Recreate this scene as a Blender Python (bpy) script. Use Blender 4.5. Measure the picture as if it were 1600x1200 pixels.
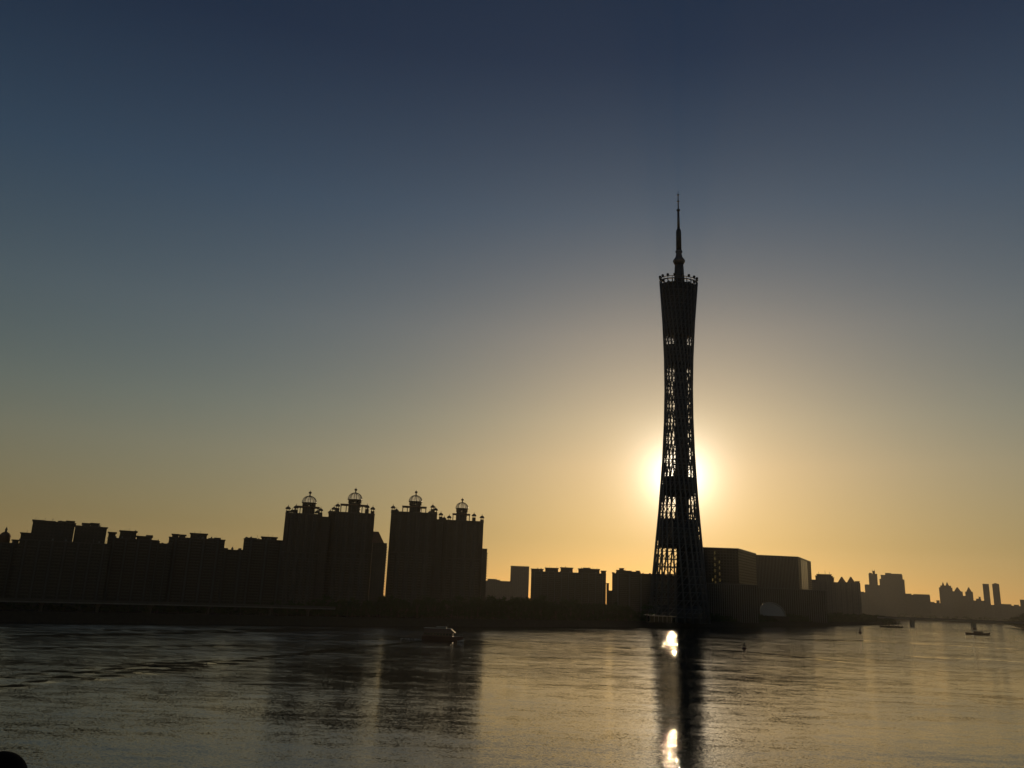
import bpy, bmesh, math, random
import numpy as np
from mathutils import Vector, Matrix

for o in list(bpy.data.objects):
    bpy.data.objects.remove(o)
scene = bpy.context.scene
COL = scene.collection
PI = math.pi
rnd = random.Random(7)

# ------------------------------------------------------------------ camera
EYE = 26.0
PITCH = math.radians(14.524)
ROLL = math.radians(2.2)
cam_data = bpy.data.cameras.new('camera')
cam_data.sensor_width = 36.0
cam_data.lens = 29.16
cam_data.clip_start = 0.1
cam_data.clip_end = 40000.0
cam = bpy.data.objects.new('camera', cam_data)
COL.objects.link(cam)
fwd = Vector((0, math.cos(PITCH), math.sin(PITCH)))
lev_r = Vector((1, 0, 0))
lev_u = Vector((0, -math.sin(PITCH), math.cos(PITCH)))
cr = lev_r * math.cos(ROLL) + lev_u * math.sin(ROLL)
cu = lev_u * math.cos(ROLL) - lev_r * math.sin(ROLL)
cam.matrix_world = Matrix(((cr.x, cu.x, -fwd.x, 0), (cr.y, cu.y, -fwd.y, 0), (cr.z, cu.z, -fwd.z, EYE), (0, 0, 0, 1)))
scene.camera = cam

# ------------------------------------------------------------------ sun and sky
SUN_EL = math.radians(8.475)
SUN_AZ = math.radians(11.624)          # from +Y towards +X
S = Vector((math.sin(SUN_AZ) * math.cos(SUN_EL), math.cos(SUN_AZ) * math.cos(SUN_EL), math.sin(SUN_EL)))

world = bpy.data.worlds.new('World')
scene.world = world
world.use_nodes = True
wn, wl = world.node_tree.nodes, world.node_tree.links
wn.clear()


def wnode(t, **kw):
    n = wn.new(t)
    for k, v in kw.items():
        setattr(n, k, v)
    return n


def wmath(op, a, b=None, c=None):
    n = wn.new('ShaderNodeMath')
    n.operation = op
    for i, v in enumerate((a, b, c)):
        if v is None:
            continue
        if isinstance(v, (int, float)):
            n.inputs[i].default_value = v
        else:
            wl.new(v, n.inputs[i])
    return n.outputs[0]


def wscale(col, f):
    n = wn.new('ShaderNodeVectorMath')
    n.operation = 'SCALE'
    if isinstance(col, tuple):
        n.inputs[0].default_value = col
    else:
        wl.new(col, n.inputs[0])
    if isinstance(f, (int, float)):
        n.inputs['Scale'].default_value = f
    else:
        wl.new(f, n.inputs['Scale'])
    return n.outputs[0]


def wvec(op, a, b):
    n = wn.new('ShaderNodeVectorMath')
    n.operation = op
    for i, v in enumerate((a, b)):
        if isinstance(v, tuple):
            n.inputs[i].default_value = v
        else:
            wl.new(v, n.inputs[i])
    return n.outputs[0]


sky = wnode('ShaderNodeTexSky', sky_type='NISHITA', sun_disc=False, sun_elevation=SUN_EL, sun_rotation=SUN_AZ,
            altitude=20.0, air_density=1.0, dust_density=0.5, ozone_density=3.0)
geo = wnode('ShaderNodeTexCoord')
dirn = geo.outputs['Generated']
sep = wnode('ShaderNodeSeparateXYZ')
wl.new(dirn, sep.inputs[0])
dt = wnode('ShaderNodeVectorMath', operation='DOT_PRODUCT')
wl.new(dirn, dt.inputs[0])
dt.inputs[1].default_value = S
ang = wmath('ARCCOSINE', wmath('MINIMUM', dt.outputs['Value'], 1.0))
elev = wmath('MAXIMUM', wmath('ARCSINE', sep.outputs['Z']), 0.0)
# smoggy lower air: tints and dims the sky by elevation only
ramp = wnode('ShaderNodeValToRGB')
wl.new(wmath('DIVIDE', elev, PI / 2), ramp.inputs[0])
TINT = [(0.0, (0.43, 0.335, 0.17)), (4.0, (0.48, 0.37, 0.195)), (9.0, (0.82, 0.605, 0.365)), (12.0, (0.86, 0.665, 0.43)), (18.0, (0.84, 0.665, 0.495)),
        (26.0, (0.54, 0.52, 0.485)), (36.0, (0.28, 0.29, 0.33)), (90.0, (0.12, 0.12, 0.145))]
els = ramp.color_ramp.elements
while len(els) < len(TINT):
    els.new(0.5)
for e_, (deg, c_) in zip(els, TINT):
    e_.position = deg / 90.0
    e_.color = (*c_, 1)
base = wvec('MULTIPLY', sky.outputs[0], ramp.outputs[0])
# aureole: light scattered forward by the smog close round the sun
g1 = wscale((1.0, 0.92, 0.76), wmath('MULTIPLY', wmath('EXPONENT', wmath('MULTIPLY', ang, -1.0 / math.radians(1.1))), 55.0))
g2 = wscale((1.0, 0.84, 0.52), wmath('MULTIPLY', wmath('EXPONENT', wmath('MULTIPLY', ang, -1.0 / math.radians(3.4))), 4.5))
# warm dust band along the whole horizon
g3 = wscale((1.0, 0.54, 0.23), wmath('MULTIPLY', wmath('EXPONENT', wmath('MULTIPLY', wmath('POWER', wmath('DIVIDE', elev, math.radians(9.0)), 2.0), -1.0)), 1.7))
tot = wvec('ADD', wvec('ADD', base, g1), wvec('ADD', g2, g3))
bg = wnode('ShaderNodeBackground')
wl.new(tot, bg.inputs['Color'])
bg.inputs['Strength'].default_value = 0.065
wo = wnode('ShaderNodeOutputWorld')
wl.new(bg.outputs[0], wo.inputs['Surface'])

sun_data = bpy.data.lights.new('sun', 'SUN')
sun_data.energy = 1.3
sun_data.angle = math.radians(0.53)
sun_data.color = (1.0, 0.74, 0.43)
sun = bpy.data.objects.new('sun', sun_data)
COL.objects.link(sun)
sun.rotation_euler = S.to_track_quat('Z', 'Y').to_euler()
sun.location = (600, 2900, 430)

scene.render.engine = 'CYCLES'
vs = scene.view_settings
vs.view_transform = 'Standard'
vs.look = 'None'
vs.exposure = 0.0
vs.gamma = 1.0
vs.use_curve_mapping = False
scene.cycles.max_bounces = 6
scene.cycles.volume_bounces = 0
scene.cycles.transparent_max_bounces = 12
scene.cycles.sample_clamp_indirect = 6.0

# ------------------------------------------------------------------ materials
MATS = {}


def _mat(name):
    m = bpy.data.materials.new(name)
    m.use_nodes = True
    n, l = m.node_tree.nodes, m.node_tree.links
    return m, n, l, n['Principled BSDF']


def mat(name, col, rough=0.7, metal=0.0, var=0.25, scale=0.4, bump=0.0, spec=0.5):
    if name in MATS:
        return MATS[name]
    m, n, l, p = _mat(name)
    tc = n.new('ShaderNodeTexCoord')
    no = n.new('ShaderNodeTexNoise')
    no.inputs['Scale'].default_value = scale
    no.inputs['Detail'].default_value = 5
    l.new(tc.outputs['Object'], no.inputs['Vector'])
    mx = n.new('ShaderNodeMix')
    mx.data_type = 'RGBA'
    mx.inputs[6].default_value = (*[c * (1 - var) for c in col], 1)
    mx.inputs[7].default_value = (*[min(1, c * (1 + var)) for c in col], 1)
    l.new(no.outputs['Fac'], mx.inputs['Factor'])
    l.new(mx.outputs[2], p.inputs['Base Color'])
    p.inputs['Roughness'].default_value = rough
    p.inputs['Metallic'].default_value = metal
    p.inputs['Specular IOR Level'].default_value = spec
    if bump:
        b = n.new('ShaderNodeBump')
        b.inputs['Strength'].default_value = bump
        l.new(no.outputs['Fac'], b.inputs['Height'])
        l.new(b.outputs[0], p.inputs['Normal'])
    MATS[name] = m
    return m


def facade(name, wall, bay=3.4, floor=3.1, fw=0.5, fh=0.5, spec=0.4):
    """painted wall with a grid of small dark windows, too far off to be told apart"""
    if name in MATS:
        return MATS[name]
    m, n, l, p = _mat(name)
    tc = n.new('ShaderNodeTexCoord')
    sp = n.new('ShaderNodeSeparateXYZ')
    l.new(tc.outputs['Object'], sp.inputs[0])

    def mt(op, a, b=None):
        k = n.new('ShaderNodeMath')
        k.operation = op
        for i, v in enumerate((a, b)):
            if v is None:
                continue
            if isinstance(v, (int, float)):
                k.inputs[i].default_value = v
            else:
                l.new(v, k.inputs[i])
        return k.outputs[0]
    u = mt('FRACT', mt('DIVIDE', mt('ADD', sp.outputs[0], sp.outputs[1]), bay))
    v = mt('FRACT', mt('DIVIDE', sp.outputs[2], floor))
    mu = mt('LESS_THAN', mt('ABSOLUTE', mt('SUBTRACT', u, 0.5)), fw / 2)
    mv = mt('LESS_THAN', mt('ABSOLUTE', mt('SUBTRACT', v, 0.5)), fh / 2)
    w = mt('MULTIPLY', mu, mv)
    no = n.new('ShaderNodeTexNoise')
    no.inputs['Scale'].default_value = 0.15
    no.inputs['Detail'].default_value = 6
    l.new(tc.outputs['Object'], no.inputs['Vector'])
    mx = n.new('ShaderNodeMix')
    mx.data_type = 'RGBA'
    mx.inputs[6].default_value = (*[c * 0.7 for c in wall], 1)
    mx.inputs[7].default_value = (*[c * 1.3 for c in wall], 1)
    l.new(no.outputs['Fac'], mx.inputs['Factor'])
    m2 = n.new('ShaderNodeMix')
    m2.data_type = 'RGBA'
    l.new(w, m2.inputs['Factor'])
    l.new(mx.outputs[2], m2.inputs[6])
    m2.inputs[7].default_value = (*[c * 0.55 for c in wall], 1)
    p.inputs['Specular IOR Level'].default_value = spec
    l.new(m2.outputs[2], p.inputs['Base Color'])
    l.new(mt('SUBTRACT', 0.85, mt('MULTIPLY', w, 0.5)), p.inputs['Roughness'])
    b = n.new('ShaderNodeBump')
    b.inputs['Distance'].default_value = 0.2
    b.invert = True
    l.new(w, b.inputs['Height'])
    l.new(b.outputs[0], p.inputs['Normal'])
    MATS[name] = m
    return m


def M(k):
    return MATS[k]


mat('concrete', (0.18, 0.175, 0.16), 0.85, scale=0.3)
mat('dark_steel', (0.16, 0.16, 0.17), 0.45, 0.5, var=0.15)
mat('tower_steel', (0.13, 0.13, 0.14), 0.5, 0.2, var=0.1)
mat('tower_cladding', (0.05, 0.055, 0.06), 0.5, 0.1, var=0.2, scale=0.1)
mat('roof_tile', (0.16, 0.09, 0.06), 0.8)
mat('stone_trim', (0.09, 0.083, 0.072), 0.8)
mat('bark', (0.08, 0.06, 0.045), 0.9)
mat('leaf', (0.045, 0.07, 0.03), 0.8, var=0.5, scale=0.2, spec=0.05)
mat('earth', (0.05, 0.045, 0.035), 0.95, scale=0.05, spec=0.0)
mat('pale_render', (0.10, 0.098, 0.094), 0.85, scale=0.2, spec=0.2)
mat('granite', (0.05, 0.048, 0.045), 0.9, scale=0.5, spec=0.0)
mat('boat_hull', (0.10, 0.05, 0.04), 0.4)
mat('boat_white', (0.16, 0.16, 0.155), 0.5)
mat('boat_roof', (0.2, 0.2, 0.2), 0.3)
mat('tinted_glass', (0.02, 0.025, 0.03), 0.08, var=0.1)
mat('buoy_red', (0.09, 0.025, 0.02), 0.5)
mat('white_roof', (0.62, 0.62, 0.60), 0.12, 0.6, var=0.05)
mat('shell_white', (0.36, 0.36, 0.37), 0.5, var=0.05)
mat('foam', (0.7, 0.7, 0.7), 0.8)
mat('asphalt', (0.05, 0.05, 0.05), 0.9)
mat('painted_rail', (0.008, 0.008, 0.008), 0.9, spec=0.1)
mat('pale_strip', (0.42, 0.40, 0.34), 0.25, var=0.1)
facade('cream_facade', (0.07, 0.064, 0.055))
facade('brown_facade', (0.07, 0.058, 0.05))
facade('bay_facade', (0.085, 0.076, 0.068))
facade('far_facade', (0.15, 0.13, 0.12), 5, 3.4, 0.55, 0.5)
facade('dark_facade', (0.06, 0.055, 0.05), 4.5, 4.2, 0.7, 0.7, 0.12)

# translucent glazing of the roof domes
m, n, l, p = _mat('dome_glass')
n.remove(p)
tr = n.new('ShaderNodeBsdfTransparent')
tl = n.new('ShaderNodeBsdfTranslucent')
gl = n.new('ShaderNodeBsdfGlossy')
gl.inputs['Roughness'].default_value = 0.15
gl.inputs['Color'].default_value = (0.8, 0.8, 0.8, 1)
tl.inputs['Color'].default_value = (0.85, 0.85, 0.82, 1)
tr.inputs['Color'].default_value = (0.95, 0.95, 0.95, 1)
a = n.new('ShaderNodeMixShader')
a.inputs[0].default_value = 0.30
l.new(tr.outputs[0], a.inputs[1])
l.new(tl.outputs[0], a.inputs[2])
b = n.new('ShaderNodeMixShader')
b.inputs[0].default_value = 0.04
l.new(a.outputs[0], b.inputs[1])
l.new(gl.outputs[0], b.inputs[2])
l.new(b.outputs[0], n['Material Output'].inputs['Surface'])
MATS['dome_glass'] = m

m, n, l, p = _mat('smoked_glass')
n.remove(p)
tr = n.new('ShaderNodeBsdfTransparent')
tr.inputs['Color'].default_value = (0.22, 0.24, 0.20, 1)
gl = n.new('ShaderNodeBsdfGlossy')
gl.inputs['Roughness'].default_value = 0.05
a = n.new('ShaderNodeMixShader')
a.inputs[0].default_value = 0.06
l.new(tr.outputs[0], a.inputs[1])
l.new(gl.outputs[0], a.inputs[2])
l.new(a.outputs[0], n['Material Output'].inputs['Surface'])
MATS['smoked_glass'] = m

# river water: rippled dielectric over murky green-brown
m, n, l, p = _mat('river_water')
p.inputs['Base Color'].default_value = (0.012, 0.014, 0.010, 1)
p.inputs['Roughness'].default_value = 0.035
p.inputs['IOR'].default_value = 1.333
tc = n.new('ShaderNodeTexCoord')


def ripple(sx, sy, rot, scale, detail, w=0.0, out='Color'):
    mp = n.new('ShaderNodeMapping')
    mp.inputs['Rotation'].default_value = (0, 0, rot)
    mp.inputs['Scale'].default_value = (sx, sy, 1)
    l.new(tc.outputs['Object'], mp.inputs['Vector'])
    no = n.new('ShaderNodeTexNoise')
    no.inputs['Scale'].default_value = scale
    no.inputs['Detail'].default_value = detail
    no.inputs['Roughness'].default_value = 0.6
    no.inputs['Distortion'].default_value = w
    l.new(mp.outputs[0], no.inputs['Vector'])
    return no.outputs[out]


def nvec(op, a_, b_, sc=None):
    k = n.new('ShaderNodeVectorMath')
    k.operation = op
    for i, v in enumerate((a_, b_)):
        if v is None:
            continue
        if isinstance(v, tuple):
            k.inputs[i].default_value = v
        else:
            l.new(v, k.inputs[i])
    if sc is not None:
        if isinstance(sc, float):
            k.inputs['Scale'].default_value = sc
        else:
            l.new(sc, k.inputs['Scale'])
    return k.outputs[0]


def nmap(v, f0, f1, t0, t1):
    k = n.new('ShaderNodeMapRange')
    k.interpolation_type = 'SMOOTHSTEP'
    for nm, q_ in zip(('From Min', 'From Max', 'To Min', 'To Max'), (f0, f1, t0, t1)):
        k.inputs[nm].default_value = q_
    l.new(v, k.inputs['Value'])
    return k.outputs[0]


# wave slopes: wind ripples, longer wavelets, a slow swell
HALF = (0.5, 0.5, 0.5)
s1 = nvec('MULTIPLY', nvec('SUBTRACT', ripple(0.5, 1.0, 0.08, 4.2, 3.0, 0.5), HALF), (0.24, 0.37, 0.0))
s2 = nvec('MULTIPLY', nvec('SUBTRACT', ripple(0.45, 1.0, -0.22, 0.30, 2.0, 0.3), HALF), (0.05, 0.13, 0.0))
s3 = nvec('MULTIPLY', nvec('SUBTRACT', ripple(0.35, 1.0, 0.12, 0.06, 1.0, 0.3), HALF), (0.02, 0.07, 0.0))
slope = nvec('ADD', nvec('ADD', s1, s2), s3)
# breezy and calm patches, and water churned by boats along the left bank
patch = nmap(ripple(0.35, 1.0, 0.08, 0.011, 2.0, 0.0, 'Fac'), 0.36, 0.64, 0.72, 1.18)
spx = n.new('ShaderNodeSeparateXYZ')
l.new(tc.outputs['Object'], spx.inputs[0])
wv = n.new('ShaderNodeMath')
wv.operation = 'MULTIPLY_ADD'
l.new(ripple(0.6, 1.0, 0.3, 0.02, 3.0, 0.0, 'Fac'), wv.inputs[0])
wv.inputs[1].default_value = 60.0
l.new(spx.outputs[0], wv.inputs[2])
chop = nmap(wv.outputs[0], -60.0, -5.0, 1.6, 1.0)
mulp = n.new('ShaderNodeMath')
mulp.operation = 'MULTIPLY'
l.new(patch, mulp.inputs[0])
l.new(chop, mulp.inputs[1])
reach = nmap(spx.outputs[1], 260.0, 620.0, 1.0, 1.9)      # breezier out in the far reach
mulr = n.new('ShaderNodeMath')
mulr.operation = 'MULTIPLY'
l.new(mulp.outputs[0], mulr.inputs[0])
l.new(reach, mulr.inputs[1])
mulp = mulr
att = n.new('ShaderNodeAttribute')
att.attribute_name = 'slick'
calm = nmap(att.outputs['Fac'], 0.0, 1.0, 1.0, 0.03)
mulq = n.new('ShaderNodeMath')
mulq.operation = 'MULTIPLY'
l.new(mulp.outputs[0], mulq.inputs[0])
l.new(calm, mulq.inputs[1])
slope = nvec('SCALE', slope, None, mulq.outputs[0])
gm = n.new('ShaderNodeNewGeometry')
nn = nvec('NORMALIZE', nvec('ADD', gm.outputs['Normal'], slope), None)
l.new(nn, p.inputs['Normal'])
MATS['river_water'] = m


# ------------------------------------------------------------------ mesh helpers
class MB:
    def __init__(self):
        self.v, self.f = [], []

    def add(self, vs_, fs_):
        k = len(self.v)
        self.v += [tuple(map(float, q)) for q in vs_]
        self.f += [tuple(i + k for i in q) for q in fs_]
        return self

    def box(self, x0, x1, y0, y1, z0, z1):
        return self.prism([(x0, y0), (x1, y0), (x1, y1), (x0, y1)], z0, z1)

    def prism(self, poly, z0, z1, top=None):
        n_ = len(poly)
        t = top or poly
        vs_ = [(a_, b_, z0) for a_, b_ in poly] + [(a_, b_, z1) for a_, b_ in t]
        fs_ = [tuple(range(n_))[::-1], tuple(range(n_, 2 * n_))]
        fs_ += [(i, (i + 1) % n_, n_ + (i + 1) % n_, n_ + i) for i in range(n_)]
        return self.add(vs_, fs_)

    def lathe(self, prof, n_=16, c=(0, 0), sx=1.0, sy=1.0, cap=True, rot=0.0):
        vs_, fs_ = [], []
        for r_, z in prof:
            for i in range(n_):
                a_ = 2 * PI * i / n_ + rot
                vs_.append((c[0] + r_ * sx * math.cos(a_), c[1] + r_ * sy * math.sin(a_), z))
        for k in range(len(prof) - 1):
            for i in range(n_):
                j = (i + 1) % n_
                fs_.append((k * n_ + i, k * n_ + j, (k + 1) * n_ + j, (k + 1) * n_ + i))
        if cap:
            fs_.append(tuple(range(n_))[::-1])
            q = (len(prof) - 1) * n_
            fs_.append(tuple(range(q, q + n_)))
        return self.add(vs_, fs_)

    def tube(self, pts, r_, n_=5, closed=False):
        pts = [Vector(q) for q in pts]
        rs = r_ if isinstance(r_, (list, tuple)) else [r_] * len(pts)
        m_ = len(pts)
        vs_, fs_ = [], []
        for k, q in enumerate(pts):
            if closed:
                d = pts[(k + 1) % m_] - pts[k - 1]
            else:
                d = pts[min(k + 1, m_ - 1)] - pts[max(k - 1, 0)]
            d.normalize()
            h = Vector((0, 0, 1)) if abs(d.z) < 0.9 else Vector((1, 0, 0))
            a_ = d.cross(h).normalized()
            b_ = d.cross(a_)
            for i in range(n_):
                t = 2 * PI * i / n_
                vs_.append(q + (a_ * math.cos(t) + b_ * math.sin(t)) * rs[k])
        for k in range(m_ if closed else m_ - 1):
            k2 = (k + 1) % m_
            for i in range(n_):
                j = (i + 1) % n_
                fs_.append((k * n_ + i, k * n_ + j, k2 * n_ + j, k2 * n_ + i))
        if not closed:
            fs_.append(tuple(range(n_))[::-1])
            fs_.append(tuple(range((m_ - 1) * n_, m_ * n_)))
        return self.add(vs_, fs_)

    def mesh(self, name, material, smooth=False):
        me = bpy.data.meshes.new(name)
        me.from_pydata(self.v, [], self.f)
        me.materials.append(M(material))
        if smooth:
            me.polygons.foreach_set('use_smooth', [True] * len(me.polygons))
        me.update()
        return me

    def build(self, name, material, parent=None, smooth=False, kind=None, label=None):
        o = bpy.data.objects.new(name, self.mesh(name, material, smooth))
        COL.objects.link(o)
        o.parent = parent
        if kind:
            o['kind'] = kind
        if label:
            o['label'] = label
        return o


def put(name, me, parent=None, loc=(0, 0, 0), rz=0.0):
    o = bpy.data.objects.new(name, me)
    COL.objects.link(o)
    o.parent = parent
    o.location = loc
    o.rotation_euler = (0, 0, rz)
    return o


def thing(name, label, cat, loc=(0, 0, 0), rz=0.0, group=None):
    o = bpy.data.objects.new(name, None)
    o.empty_display_size = 5
    COL.objects.link(o)
    o.location = loc
    o.rotation_euler = (0, 0, rz)
    tag(o, label, cat, group)
    return o


def tag(o, label, cat, group=None):
    o['label'] = label
    o['category'] = cat
    if group:
        o['group'] = group
    return o


GROUND = 6.0

# ------------------------------------------------------------------ river
WAKES = [   # polyline on the water (m), height of the crest, half width, trough or crest
    ([(-127.8, 196.8), (-122.3, 216.3), (-121.9, 239.4), (-123.2, 267.5), (-115.4, 296.6), (-105.8, 319.5)], 0.42, 1.24),
    ([(-139.7, 214.3), (-135.8, 239.3), (-132.0, 265.8), (-124.3, 292.2), (-115.6, 314.4)], 0.25, 1.12),
    ([(-112.4, 230.9), (-112.5, 256.9), (-112.6, 284.6), (-107.1, 303.6), (-104.8, 323.3)], 0.42, 1.36),
    ([(-108.6, 258.6), (-103.3, 276.6), (-104.2, 308.0), (-104.7, 326.7)], 0.36, 1.36),
    ([(-98.3, 291.3), (-95.1, 338.8), (-85.4, 371.4), (-71.5, 434.0)], 0.30, 1.36),
    ([(-193.7, 337.7), (-160.0, 373.7), (-111.7, 417.5)], 0.22, 1.86),
    ([(53.7, 499.6), (93.8, 539.5), (124.7, 553.1), (158.3, 516.2), (178.6, 479.1), (188.7, 460.8)], 0.40, 1.61),
    ([(259.7, 770.8), (355.4, 834.2), (407.3, 791.1), (463.0, 748.7)], 0.30, 2.48),
    ([(254.8, 560.8), (283.9, 553.0), (309.9, 555.5), (328.1, 532.1)], 0.30, 1.61),
    ([(567.5, 1377.3), (713.4, 1444.4), (996.8, 1606.1)], 0.3, 3.72),
    ([(-234.9, 407.7), (-210.6, 451.1), (-155.9, 548.9), (-107.6, 646.8)], 0.3, 2.48),
    ([(-245.8, 487.2), (-188.3, 526.7), (-140.7, 624.0)], 0.3, 2.48),
    ([(-70.7, 429.0), (-52.3, 492.0), (-46.1, 519.1)], 0.35, 0.99),
    ([(-124.6, 464.6), (-83.6, 505.0), (-49.0, 533.0)], 0.25, 1.49),
    ([(41.2, 184.1), (62.4, 166.8), (93.4, 155.1)], 0.06, 1.61),
]
xs = np.concatenate([[-9000, -5000, -2500, -1200, -700], np.arange(-480, 520, 2.0), np.arange(520, 1500, 8.0), [1700, 2200, 3500, 6000, 9000]])
ys = np.concatenate([[-150, -80, -20, 30, 70], np.arange(100, 600, 0.75), np.arange(600, 640, 1.5), np.arange(640, 1100, 2.5), np.arange(1100, 1700, 10.0), [1800, 2000, 2400, 3000, 4000, 6000, 9000]])
GX, GY = np.meshgrid(xs, ys)
HT = np.zeros_like(GX)
SLICK = np.zeros_like(GX)
for pts, A, sg in WAKES:
    d_best = np.full(GX.shape, 1e9)
    t_best = np.zeros(GX.shape)
    L = len(pts) - 1
    for i in range(L):
        (x0, y0), (x1, y1) = pts[i], pts[i + 1]
        dx, dy = x1 - x0, y1 - y0
        ll = dx * dx + dy * dy
        t = np.clip(((GX - x0) * dx + (GY - y0) * dy) / ll, 0, 1)
        ex, ey = GX - x0 - t * dx, GY - y0 - t * dy
        d = np.hypot(ex, ey)
        sgn = np.where(ex * dy - ey * dx > 0, 1.0, -1.0)
        better = d < np.abs(d_best)
        d_best = np.where(better, d * sgn, d_best)
        t_best = np.where(better, (i + t) / L, t_best)
    env = np.clip(np.minimum(t_best, 1 - t_best) * 8, 0, 1)
    wob = 0.75 + 0.25 * np.sin(t_best * 37 + sg * 5)
    # crest with a long shallow back and a short steep face towards the near side
    back = sg * 3.6
    crest = np.where(d_best < 0, np.clip(1 + d_best / back, 0, 1) ** 1.3, np.exp(-(d_best / (sg * 2.0)) ** 2))
    HT += 0.07 * A * back * env * wob * crest
    # smoothed water in the trough: wind ripples die down there
    SLICK = np.maximum(SLICK, env * min(1.0, A / 0.3) * np.exp(-(d_best / (sg * 4.2)) ** 4) * (0.7 + 0.3 * np.sin(t_best * 61 + sg * 9)))
nr, nc = GX.shape
co = np.stack([GX, GY, HT], -1).reshape(-1, 3)
idx = np.arange(nr * nc).reshape(nr, nc)
quads = np.stack([idx[:-1, :-1], idx[:-1, 1:], idx[1:, 1:], idx[1:, :-1]], -1).reshape(-1, 4)
me = bpy.data.meshes.new('river')
me.vertices.add(len(co))
me.vertices.foreach_set('co', co.ravel())
me.loops.add(quads.size)
me.loops.foreach_set('vertex_index', quads.ravel().astype(np.int32))
me.polygons.add(len(quads))
me.polygons.foreach_set('loop_start', np.arange(0, quads.size, 4, dtype=np.int32))
me.polygons.foreach_set('use_smooth', np.ones(len(quads), dtype=bool))
me.update()
me.validate()
at_ = me.attributes.new('slick', 'FLOAT', 'POINT')
at_.data.foreach_set('value', SLICK.ravel().astype(np.float32))
me.materials.append(M('river_water'))
river = bpy.data.objects.new('river', me)
COL.objects.link(river)
river['kind'] = 'structure'

# ------------------------------------------------------------------ land
SHORE = [(-333.9, 535.6), (-316.2, 546.0), (-257.6, 596.2), (-187.0, 656.7), (-118.2, 709.3), (-26.9, 801.0), (158.7, 997.6), (295.5, 1155.6), (504.9, 1462.8), (722.5, 1784.7), (1003.2, 2194.2)]
TIP = SHORE[-1]


def land(name, poly, z=GROUND, label=None):
    b_ = MB()
    c_ = Vector((sum(q[0] for q in poly) / len(poly), sum(q[1] for q in poly) / len(poly)))
    b_.prism(poly, -1.5, z)
    o = b_.build(name, 'earth')
    o['kind'] = 'structure'
    return o


land('riverbank', [(-1500, -120)] + [(-700, 140)] + [tuple(q) for q in SHORE] + [(TIP[0] + 30, TIP[1] + 60), (TIP[0] + 40, TIP[1] + 500), (1500, 5200), (-6000, 8300), (-8500, 3000)])
R_BANK = [(2627.8, 4506.8), (1933.6, 3267.5), (1345.2, 2218.8), (759.3, 1168.9)]
land('far_riverbank', [tuple(q) for q in R_BANK] + [(2400, 900), (8500, 2500), (8500, 4150), (3000, 4150)])
land('distant_bank', [(1520.5, 3786.1), (1810.5, 3656.3), (2230.2, 3416.5), (8600, 4300), (8600, 8400), (-1500, 8400)], 5.4)

# stone river wall along the near bank: coping and facing as one built edge
wall_t = thing('river_wall', 'low dark stone river wall edging the near bank', 'wall', (0, 0, 0))
for i in range(len(SHORE) - 1):
    a_, b_ = Vector(SHORE[i]), Vector(SHORE[i + 1])
    d = (b_ - a_)
    ln = d.length
    rz = math.atan2(d.y, d.x)
    w_ = MB().box(0, ln - 0.02, -0.6, 0.3, -1.0, GROUND - 0.2).build('wall_facing', 'granite', wall_t)
    w_.location, w_.rotation_euler = (a_.x, a_.y, 0), (0, 0, rz)
    w_ = MB().box(0, ln - 0.02, -0.9, 0.6, GROUND - 0.197, GROUND + 0.9).build('coping', 'granite', wall_t)
    w_.location, w_.rotation_euler = (a_.x, a_.y, 0), (0, 0, rz)

# walkway of the bridge the view is taken from
deck = MB().box(-30, 30, -2.2, 3.1, EYE - 2.6, EYE - 1.65).build('bridge_walkway', 'concrete')
deck['kind'] = 'structure'

# ------------------------------------------------------------------ the twisted lattice tower
TX, TY = 229.4, 1090.0
ZB, ZT = 5.0, 462.0
tower = thing('lattice_tower', 'tall twisted steel lattice tower with slender mast, the sun behind it', 'tower', (TX, TY, 0))
A_B, B_B, A_T, B_T = 39.8, 34.2, 27.4, 20.2
PSB, PST, TW, OXB, OXT, OYT = 0.321, 0.324, -1.791, -6.69, -1.2, -0.86


def ell(a_, b_, rot, th):
    x, y = a_ * math.cos(th), b_ * math.sin(th)
    return x * math.cos(rot) - y * math.sin(rot), x * math.sin(rot) + y * math.cos(rot)


TILT = 0.10


def ztop(th):
    x, y = ell(A_T, B_T, PST, th + TW)
    return ZT + 2.0 + y * TILT


def colpt(th, t):
    x0, y0 = ell(A_B, B_B, PSB, th)
    x1, y1 = ell(A_T, B_T, PST, th + TW)
    return (x0 + OXB) * (1 - t) + (x1 + OXT) * t, (y0) * (1 - t) + (y1 + OYT) * t


def lat(th, z):
    x, y = colpt(th, (z - ZB) / (ZT - ZB))
    return Vector((x, y, z))


NCOL = 24
for k in range(NCOL):
    th = 2 * PI * k / NCOL
    zt = ztop(th)
    pts = [lat(th, ZB + (zt - ZB) * i / 6) for i in range(7)]
    MB().tube(pts, [1.22 - 0.40 * i / 6 for i in range(7)], 6).build('column', 'tower_steel', tower, True)
ring_z = [ZB + 9 + i * (ZT - ZB - 12) / 45 for i in range(46)]
for z in ring_z:
    pts = []
    for i in range(48):
        v = lat(2 * PI * i / 48, z)
        c_ = Vector((OXB * (1 - z / ZT) + OXT * z / ZT, 0, z))
        pts.append(c_ + (v - c_) * 0.965 + Vector((0, 0, 0.06 * v.y)))
    MB().tube(pts, 0.52, 4, True).build('ring', 'tower_steel', tower)
br = MB()
for i in range(45):
    for k in range(NCOL):
        th0 = 2 * PI * k / NCOL
        th1 = 2 * PI * (k + 1) / NCOL
        br.tube([lat(th0, ring_z[i]), lat(th1, ring_z[i + 1])], 0.55, 3)
br.build('brace_lattice', 'tower_steel', tower, kind='stuff')
core = MB().lathe([(8.6, GROUND - 1), (8.6, 454)], 20, (0, 0), 1.0, 0.85).build('core', 'tower_cladding', tower, True)


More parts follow.
